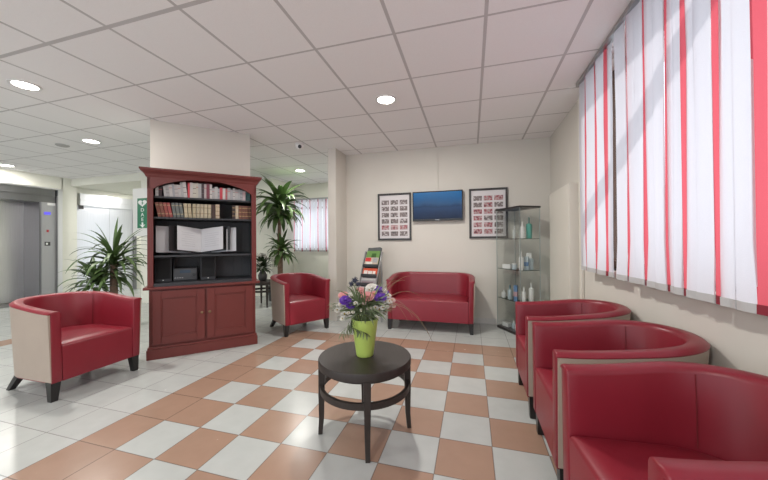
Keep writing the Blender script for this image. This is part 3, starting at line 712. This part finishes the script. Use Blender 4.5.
for i in range(120):                                    # fine sprays
    a_ = rnd.random()*2*PI; el = rnd.uniform(.1, 1.2); d = Vector((math.cos(a_)*math.cos(el), math.sin(a_)*math.cos(el), math.sin(el)))
    fo.leaf(Vector((0, 0, VH+.02))+d*rnd.uniform(.06, .15), d+Vector((rnd.uniform(-.5, .5), rnd.uniform(-.5, .5), 0)), rnd.uniform(.03, .06), .007, .5, 3)
for i in range(26):                                     # fronds spilling over the left of the vase
    t = i/25; c = bl(-.07-.06*t, -.07, .735-.09*t); d = vr*(-.4+.8*(i % 2))+Vector((0, 0, -.9)); fo.leaf(c+vr*rnd.uniform(-.02, .02), d-vb*.15+vr*rnd.uniform(-.5, .5), .05, .010, .5, 4)
for i in range(22):
    t = i/21; c = bl(-.09+.10*t, -.100+.012*abs(t-.4), .70-.045*t); fo.leaf(c-vb*.005, vr*rnd.uniform(-.6, .9)+Vector((0, 0, -.5))-vb*.15, .045, .010, .6, 4)
for i in range(16):
    c = bl(-.19+.03*rnd.random(), rnd.uniform(-.04, .04), .775+.05*rnd.random()); fo.leaf(c, -vr+Vector((0, 0, rnd.uniform(-.3, .6))), .05, .01, .4, 3)
obj('foliage', fo, M_fern, bq)
smb = MB()
for c in stems: smb.tube([Vector((c.x*.18, c.y*.18, VH-.08)), Vector((c.x*.5, c.y*.5, VH+.02+.4*(c.z-VH))), c-Vector((0, 0, .008))], .0022, 5)
obj('stem', smb, M_fern, bq)
ends = [(.43, .565, .30), (.415, .60, .28), (.30, .98, .05), (.26, .955, .07), (.23, .94, .09), (.30, .73, .2), (.36, .85, .12), (.22, .99, .02), (.27, .70, .22)]
for dx, z, dr_ in ends:
    g_ = MB(); p0 = bl(.03, .0, .72); p3 = bl(dx, rnd.uniform(-.05, .08), z); p1 = p0.lerp(p3, .35)+Vector((0, 0, .06+dr_*.55)); p2 = p0.lerp(p3, .75)+Vector((0, 0, .05+dr_*.45))
    pts = []
    for i in range(13):
        t = i/12; pts.append(p0*(1-t)**3+p1*3*t*(1-t)**2+p2*3*t*t*(1-t)+p3*t**3)
    g_.tube(pts, [.0018*(1-.6*i/12) for i in range(13)], 4); obj('grass_blade', g_, M_dry, bq)

# ------------------------------------------------------------------ things on the back wall
def noisy(name, cols, scale, seed=0):
    m = bpy.data.materials.new(name); m.use_nodes = True; nt = m.node_tree; b = nt.nodes['Principled BSDF']
    oi = nt.nodes.new('ShaderNodeObjectInfo'); tc = nt.nodes.new('ShaderNodeTexCoord')
    ad = nt.nodes.new('ShaderNodeVectorMath'); ad.operation = 'ADD'; nt.links.new(tc.outputs['Object'], ad.inputs[0])
    cb_ = nt.nodes.new('ShaderNodeCombineXYZ'); nt.links.new(mth(nt, 'MULTIPLY', oi.outputs['Random'], 60.), cb_.inputs[0]); nt.links.new(cb_.outputs[0], ad.inputs[1])
    n = nt.nodes.new('ShaderNodeTexNoise'); n.inputs['Scale'].default_value = scale; n.inputs['Detail'].default_value = 2; nt.links.new(ad.outputs[0], n.inputs['Vector'])
    cr_ = nt.nodes.new('ShaderNodeValToRGB'); nt.links.new(n.outputs['Fac'], cr_.inputs[0]); e = cr_.color_ramp.elements
    ps = [.34, .45, .52, .62, .7][:len(cols)]
    e[0].position = ps[0]; e[0].color = (*cols[0], 1); e[1].position = ps[-1]; e[1].color = (*cols[-1], 1)
    for p_, c_ in zip(ps[1:-1], cols[1:-1]): q = e.new(p_); q.color = (*c_, 1)
    nt.links.new(cr_.outputs[0], b.inputs['Base Color']); b.inputs['Roughness'].default_value = .4
    return m
M_ph = noisy('group_photo', [(.03, .03, .035), (.25, .2, .19), (.12, .09, .09), (.55, .5, .5)], 32)
M_phr = noisy('red_group_photo', [(.06, .04, .05), (.45, .10, .12), (.3, .26, .25), (.55, .35, .36)], 32)
def collage(name, label, x0, x1, z0, z1, reds):
    t = thing(name, label, 'picture frame', ((x0+x1)/2, YB, (z0+z1)/2), 0, 'framed photo collages on the back wall'); W2, H2 = (x1-x0)/2, (z1-z0)/2
    f = .028
    obj('frame', MB().bb(-W2, -W2+f, -.03, 0, -H2, H2).bb(W2-f, W2, -.03, 0, -H2, H2).bb(-W2+f, W2-f, -.03, 0, H2-f, H2).bb(-W2+f, W2-f, -.03, 0, -H2, -H2+f), M_frame, t, bevel=.003)
    obj('mat_board', MB().bb(-W2+f, W2-f, -.012, 0, -H2+f, H2-f), M_paper, t)
    cw = (2*W2-2*f-.04)/3; ch = (2*H2-2*f-.09)/6
    for r_ in range(6):
        for c_ in range(3):
            px = -W2+f+.02+cw*(c_+.5); pz = H2-f-.065-ch*(r_+.5)
            q = obj('photo', MB().bb(-cw*.41, cw*.41, -.002, 0, -ch*.36, ch*.36), M_phr if (r_, c_) in reds else M_ph, t); q.location = (px, -.0125, pz)
collage('photo_collage', 'framed photo collage left of the television, mostly black and white pictures', -1.425, -.888, 1.216, 1.95, {(4, 0), (4, 1), (4, 2)})
collage('photo_collage', 'framed photo collage right of the television, with red-toned pictures', -.027, .50, 1.232, 1.955, {(0, 1), (0, 2), (1, 1), (2, 0), (2, 1), (3, 0), (4, 0), (4, 1), (5, 0), (5, 1)})
tv = thing('television', 'flat black television on the back wall showing a blue seascape', 'television', (-.485, YB, 1.722))
W2, H2 = .372, .222
obj('bezel', MB().bb(-W2, W2, -.075, -.03, -H2, H2, bev=.004), mat('tv_black', (.008, .008, .009), .15), tv)
obj('wall_bracket', MB().bb(-.12, .12, -.03, 0, -.1, .1), M_frame, tv)
def screen_mat():
    m = bpy.data.materials.new('tv_screen'); m.use_nodes = True; nt = m.node_tree; b = nt.nodes['Principled BSDF']
    tc = nt.nodes.new('ShaderNodeTexCoord'); s = nt.nodes.new('ShaderNodeSeparateXYZ'); nt.links.new(tc.outputs['Object'], s.inputs[0])
    n = nt.nodes.new('ShaderNodeTexNoise'); n.inputs['Scale'].default_value = 7; nt.links.new(tc.outputs['Object'], n.inputs['Vector'])
    z = mth(nt, 'ADD', mth(nt, 'MULTIPLY_ADD', s.outputs[2], 2.4, .5), mth(nt, 'MULTIPLY', mth(nt, 'SUBTRACT', n.outputs['Fac'], .5), .18))
    r = nt.nodes.new('ShaderNodeValToRGB'); nt.links.new(z, r.inputs[0]); e = r.color_ramp.elements
    e[0].position = 0; e[0].color = (.006, .014, .038, 1); e[1].position = 1; e[1].color = (.010, .115, .29, 1)
    for p_, c_ in ((.25, (.010, .028, .075, 1)), (.42, (.016, .045, .11, 1)), (.47, (.010, .035, .09, 1)), (.58, (.02, .07, .16, 1)), (.75, (.010, .085, .22, 1))): q = e.new(p_); q.color = c_
    b.inputs['Base Color'].default_value = (.004, .004, .005, 1); b.inputs['Roughness'].default_value = .3; b.inputs['Specular IOR Level'].default_value = .2
    nt.links.new(r.outputs[0], b.inputs['Emission Color']); b.inputs['Emission Strength'].default_value = .9
    return m
obj('screen', MB().bb(-W2+.016, W2-.016, -.077, -.075, -H2+.03, H2-.016), screen_mat(), tv)
obj('logo_strip', MB().bb(-.03, .03, -.0765, -.075, -H2+.008, -H2+.016), M_alu, tv)
struct('trim_1', MB().bb(-.49, -.475, YB-.012, YB, 1.95, ZC), M_wall)

# ------------------------------------------------------------------ magazine rack
mr_ = thing('magazine_rack', 'leaning grey magazine rack between the back-wall sofa and the corner', 'magazine rack', (-1.50, 4.0, 0), math.atan2(-.21, .978))
LEAN = math.atan2(.43, 1.07); RL = 1.13
def rk(u, v, w_=0.):       # u across, v up the panel, w toward the reader
    return Vector((u, v*math.sin(LEAN)-w_*math.cos(LEAN), v*math.cos(LEAN)+w_*math.sin(LEAN)))
Rr = Matrix.Rotation(-LEAN, 3, 'X')
hwid = .128
bk = MB(); bk.box(rk(0, RL*.52+.04, -.012), (2*hwid-.03, .01, RL*.93), R=Rr)
obj('back_plate', bk, mat('rack_dark', (.03, .032, .035), .4), mr_)
hd = MB(); pts = [(-hwid+.01, 1.07), (hwid-.01, 1.07), (hwid-.012, 1.14), (hwid-.04, 1.165), (-hwid+.05, 1.15), (-hwid+.01, 1.12)]
hd.rings([[rk(u, v, w_) for u, v in pts] for w_ in (-.02, -.006)]); obj('header_plate', hd, mat('rack_grey', (.10, .105, .11), .4), mr_)
for s_ in (-1, 1):
    rl_ = MB(); rl_.box(rk(s_*(hwid+.008), .545, .0), (.016, .045, 1.09), R=Rr); obj('side_rail', rl_, M_alu, mr_, bevel=.003)
    lg_ = MB(); lg_.tube([(s_*(hwid+.005), .38, .012), (s_*(hwid+.005), .40, .5), rk(s_*(hwid+.005), .95, -.035)], .010, 8); obj('rear_leg', lg_, M_alu, mr_, 60)
tiers = (.86, .715, .585, .455, .325)
for v in tiers: obj('pocket', MB().box(rk(0, v-.005, .012), (2*hwid-.004, .03, .012), R=Rr).box(rk(0, v+.012, .030), (2*hwid-.004, .005, .035), R=Rr), mat('pocket_dark', (.04, .042, .045), .4), mr_)
def magazine(v, hgt, wd, cover, bands, label, w0=.004):
    t = thing('magazine', label, 'magazine', (-1.50, 4.0, 0), math.atan2(-.21, .978), 'magazines in the rack')
    obj('cover', MB().box(rk(0, v+hgt/2+.003, w0+.004), (wd, .008, hgt), R=Rr), mat('magazine_cover', cover, .3, .12, 10), t)
    for z0, z1, u0, u1, col in bands:
        o = obj('printed_band', MB().box(rk((u0+u1)/2*wd, v+hgt*(z0+z1)/2, w0+.0088), (abs(u1-u0)*wd, .0012, hgt*(z1-z0)), R=Rr), mat('print', col, .3, .2, 30), t)
    return t
magazine(.86, .235, .215, (.16, .30, .09), [(.30, .42, -.45, .45, (.05, .08, .16)), (.55, .85, -.1, .25, (.05, .12, .03))], 'magazine with a green cover in the top tier of the rack')
magazine(.86, .130, .215, (.55, .45, .36), [(.55, .98, -.48, -.05, (.60, .05, .05)), (.2, .5, -.4, .1, (.7, .68, .62)), (.45, .95, .1, .45, (.35, .35, .36))], 'red and white leaflet in front of the green magazine', .018)
magazine(.715, .115, .235, (.60, .10, .05), [(.25, .75, -.42, -.16, (.75, .7, .65)), (.25, .7, -.12, .18, (.75, .7, .65)), (.3, .7, .22, .40, (.75, .7, .65))], 'orange-red magazine with white title in the second tier of the rack', .004)
magazine(.585, .105, .24, (.32, .30, .31), [(.7, .9, -.45, .45, (.5, .5, .48)), (.1, .5, -.4, .35, (.22, .16, .17))], 'grey magazine in the third tier of the rack', .004)
magazine(.455, .105, .24, (.5, .5, .48), [(.5, .8, -.45, .45, (.06, .06, .06))], 'white magazine with black band in the fourth tier of the rack', .004)

for o in list(bpy.data.objects):
    if o.parent is None and o.name.split('.')[0] in ('magazine_rack', 'magazine'): o.scale = (1.03, 1.03, 1.03)

# ------------------------------------------------------------------ glass display case
VA = math.radians(-59)               # long side direction in plan
ul = Vector((.508, -.861)); us = Vector((.861, .508)); VL = .48; VS = .30
vo = Vector((.334, 4.515))
vc = thing('display_case', 'tall glass display case with black top beside the right end of the back wall', 'display case', (vo.x, vo.y, 0), math.atan2(ul.y, ul.x))
# local: x along the long side toward the camera, y along the short side to the right
VHt = 1.625
obj('top_plate', MB().bb(-.005, VL+.005, -.005, VS+.005, VHt-.018, VHt+.004), M_frame, vc)
obj('base_plate', MB().bb(0, VL, 0, VS, 0, .035), M_frame, vc)
G = .005
for nm, q in (('glass_panel', (0, VL, 0, G)), ('glass_panel', (0, VL, VS-G, VS)), ('glass_panel', (VL-G, VL, G, VS-G)), ('glass_panel', (0, G, G, VS-G))):
    obj(nm, MB().bb(*q, .035, VHt-.018), M_glass, vc)
SH = (.42, .82, 1.22)
for z in SH: obj('glass_shelf', MB().bb(.008, VL-.008, .008, VS-.008, z-.006, z), M_shelfglass, vc)
M_post = mat('case_edge', (.36, .40, .39), .3)
for px_, py_ in ((.004, .004), (VL-.004, .004), (VL-.004, VS-.004), (.004, VS-.004)):
    obj('corner_edge', MB().bb(px_-.004, px_+.004, py_-.004, py_+.004, .035, VHt-.018), M_post, vc)
_pm = {}
def pmat(c):
    if c not in _pm: _pm[c] = mat('product_plastic', c, .35)
    return _pm[c]
def vw(lx, ly): p_ = vo+ul*lx+us*ly; return (p_.x, p_.y)
def bottle(lx, ly, z, r, hgt, body, cap, label, kind='bottle', group='products in the glass case', neck=.35):
    x, y = vw(lx, ly); t = thing(kind, label, kind.replace('_', ' '), (x, y, z+.001), 0, group)
    hb = hgt*(1-.28 if neck < .9 else .8)
    obj('body', MB().lathe([(r*.94, 0), (r, .006), (r, hb*.88), (r*.9, hb*.95), (r*neck*1.1, hb)], n=20), pmat(body), t, 40)
    obj('cap', MB().lathe([(r*neck, hb), (r*neck, hgt*.97), (r*neck*.8, hgt)] if neck < .9 else [(r*1.02, hb), (r*1.02, hgt)], n=16), pmat(cap), t, 40)
    return t
def carton(lx, ly, z, sx, sy, sz, col, label, kind='carton', rz=0., strip=None):
    x, y = vw(lx, ly); t = thing(kind, label, 'box', (x, y, z+.001), rz, 'products in the glass case')
    obj('body', MB().bb(-sx/2, sx/2, -sy/2, sy/2, 0, sz), pmat(col), t)
    if strip: obj('printed_label', MB().bb(-sx/2-.0006, sx/2+.0006, -sy/2-.0006, sy/2+.0006, sz*.3, sz*.6), pmat(strip), t)
    return t
Wt = (.72, .72, .71); TL = (.05, .34, .28); BLU = (.10, .22, .42); GB = (.42, .50, .54); PK = (.50, .30, .33)
# positions along the case: lx = .04 (back left) ... .44 (front right)
bottle(.40, .10, SH[2], .026, .215, Wt, Wt, 'white bottle left of the teal bottle on the top glass shelf')
bottle(.40, .20, SH[2], .036, .27, TL, (.03, .12, .11), 'teal green bottle on the top glass shelf', neck=.25)
bottle(.22, .12, SH[2], .020, .17, (.5, .52, .51), Wt, 'small pale bottle at the left of the top glass shelf')
carton(.11, .09, SH[1], .11, .07, .055, Wt, 'flat white carton on the middle glass shelf', rz=-.5)
bottle(.27, .08, SH[1], .035, .08, GB, Wt, 'squat clear jar on the middle glass shelf', 'jar', neck=.95)
bottle(.42, .06, SH[1], .026, .24, Wt, Wt, 'tall white bottle on the middle glass shelf')
carton(.40, .155, SH[1], .05, .05, .17, GB, 'grey-blue carton beside the tall white bottle', rz=-.3, strip=BLU)
bottle(.40, .22, SH[1], .032, .205, GB, Wt, 'grey-blue bottle near the right end of the middle glass shelf')
carton(.33, .255, SH[1], .06, .03, .21, Wt, 'white carton at the right end of the middle glass shelf', rz=-.3, strip=BLU)
bottle(.07, .06, SH[0], .03, .10, Wt, Wt, 'small white bottle at the left end of the lower glass shelf')
bottle(.20, .06, SH[0], .03, .185, GB, (.1, .2, .24), 'grey bottle with dark cap on the lower glass shelf')
carton(.33, .05, SH[0], .04, .05, .20, BLU, 'blue and white carton on the lower glass shelf', rz=-.4, strip=PK)
bottle(.40, .115, SH[0], .024, .18, Wt, Wt, 'white bottle right of the blue carton on the lower glass shelf')
bottle(.41, .215, SH[0], .030, .235, Wt, Wt, 'tall white bottle at the right of the lower glass shelf')
carton(.26, .14, SH[0], .10, .05, .05, (.55, .52, .52), 'pale low carton lying on the lower glass shelf', rz=.4)
carton(.10, .08, .036, .10, .06, .05, Wt, 'white carton on the floor plate of the glass case', rz=-.9)
bottle(.22, .10, .036, .028, .10, GB, Wt, 'short bottle on the floor plate of the glass case')
carton(.33, .09, .036, .07, .06, .07, Wt, 'white cube carton on the floor plate of the glass case', rz=-.9)

# shallow cream locker box on the right wall
lk = thing('wall_cabinet', 'plain cream full-height cupboard on the right wall behind the armchairs', 'cupboard', (XR, 3.5, 0))
obj('body', MB().bb(-.10, -.004, .0, .80, 0.0, 1.775), M_trim, lk, bevel=.004)
obj('door_leaf', MB().bb(-.106, -.10, .012, .788, .08, 1.765), M_trim, lk, bevel=.002)
tag(obj('wall_pipe', MB().bb(XR-.03, XR-.002, 3.40, 3.455, 0, 2.60), M_trim, bevel=.006), 'thin cream vertical duct on the right wall between cupboard and blind', 'duct')

# ------------------------------------------------------------------ plants
def cane_plant(name, label, x, y, canes, lm, pot_r, pot_h):
    t = thing(name, label, 'plant', (x, y, 0))
    p_ = MB(); p_.lathe([(pot_r*.78, 0), (pot_r*.8, .01), (pot_r, pot_h), (pot_r*.9, pot_h), (pot_r*.88, pot_h-.03), (.01, pot_h-.03)], n=28); obj('pot', p_, M_pot, t, 40)
    for dx, dy, ztop, rc, crowns in canes:
        obj('cane', MB().tube([(dx, dy, pot_h-.03), (dx*1.05, dy, ztop*.6), (dx*1.1, dy, ztop)], [rc, rc*.95, rc*.85], 10), M_bark, t, 60)
        for (zc, nl, L, wd, dr_, e0, e1) in crowns:
            f = MB()
            for i in range(nl):
                a_ = i*2.399+rnd.random()*.4; u = i/nl; el = e0+(e1-e0)*u+rnd.uniform(-.12, .12)
                d = Vector((math.cos(a_)*math.cos(el), math.sin(a_)*math.cos(el), math.sin(el)))
                f.leaf(Vector((dx*1.1, dy, zc-.10*(1-u)+.06*u))+d*rc*.6, d, L*rnd.uniform(.75, 1.1), wd, dr_*rnd.uniform(.6, 1.2)*(1-.55*u), 8, rnd.uniform(-.4, .4))
            obj('foliage', f, lm, t, 80)
    return t
cane_plant('dracaena', 'tall dracaena with two leafy crowns right of the bookcase', -3.90, 5.50,
           [(.07, .02, 1.90, .040, [(1.84, 34, .54, .115, 1.8, -.3, .4), (1.98, 44, .74, .115, 2.0, .3, 1.0), (2.02, 5, .66, .10, 1.5, 1.0, 1.2)]), (.10, .04, 1.05, .032, [(1.04, 36, .40, .09, 1.9, -.1, 1.0), (1.08, 4, .40, .07, 1.2, 1.0, 1.2)])], M_leaf, .17, .30)
cane_plant('yucca', 'spiky yucca plant standing behind the left armchair', -4.62, 2.97,
           [(0, 0, .93, .045, [(.86, 40, .37, .055, 1.4, -.3, .6), (.98, 40, .56, .052, 1.9, .3, 1.0), (1.0, 7, .50, .05, .9, 1.0, 1.4)]), (-.10, -.14, .62, .04, [(.70, 50, .38, .05, 1.8, 0., 1.05), (.72, 4, .45, .045, .9, 1., 1.3)])], M_leaf2, .19, .30)
# white flowers on the second table
SC2 = 1.5
v2 = thing('vase', 'small dark vase on the table in the next room', 'vase', (-3.83, 4.99, .471))
obj('body', MB().lathe([(.035, 0), (.05, .02), (.055, .07), (.03, .12), (.035, .135), (.028, .135), (.024, .12), (.005, .05)], n=24), M_pot, v2, 40); v2.scale = (1.5, 1.5, 1.5)
b2 = thing('flower_bouquet', 'small bunch of white flowers at the right edge of the bookcase', 'flowers', (-3.83, 4.99, .471))
b2.scale = (1.45, 1.45, 1.6)
f = MB()
for i in range(110):
    a_ = rnd.random()*2*PI; el = rnd.uniform(-.4, 1.4); d = Vector((math.cos(a_)*math.cos(el), math.sin(a_)*math.cos(el), math.sin(el)))
    f.leaf(Vector((0, 0, .15))+d*.03, d, rnd.uniform(.08, .17), .03, .6, 4)
obj('foliage', f, mat('dark_leaf', (.035, .06, .025), .5, .3, 10), b2)
for i in range(12):
    a_ = i*2.4; c = Vector(((.03+.012*i)*math.cos(a_), (.03+.012*i)*math.sin(a_), .29-.006*i+.02*math.sin(i*1.7))); f = MB()
    for k in range(7):
        q = 2*PI*k/7; d = Vector((math.cos(q)*.8, math.sin(q)*.8, .5)); f.leaf(c, d, .045, .032, .2, 3)
    obj('white_bloom', f, M_wht, b2)

# ------------------------------------------------------------------ outside and light
wd_ = bpy.data.worlds.new('sky'); bpy.context.scene.world = wd_; wd_.use_nodes = True; nt = wd_.node_tree; bg = nt.nodes['Background']
bg.inputs[0].default_value = (.86, .92, 1., 1); bg.inputs[1].default_value = 1.5
sd_ = bpy.data.lights.new('sun', 'SUN'); sd_.energy = 1.9; sd_.angle = math.radians(1.5); sd_.color = (1, .96, .92)
so_ = bpy.data.objects.new('sun', sd_); C.objects.link(so_); so_.rotation_euler = Vector((-.80, .25, -.50)).to_track_quat('-Z', 'Y').to_euler()

vs_ = bpy.context.scene.view_settings; vs_.view_transform = 'Standard'; vs_.look = 'None'; vs_.gamma = 1; vs_.exposure = 0.28; vs_.use_curve_mapping = False
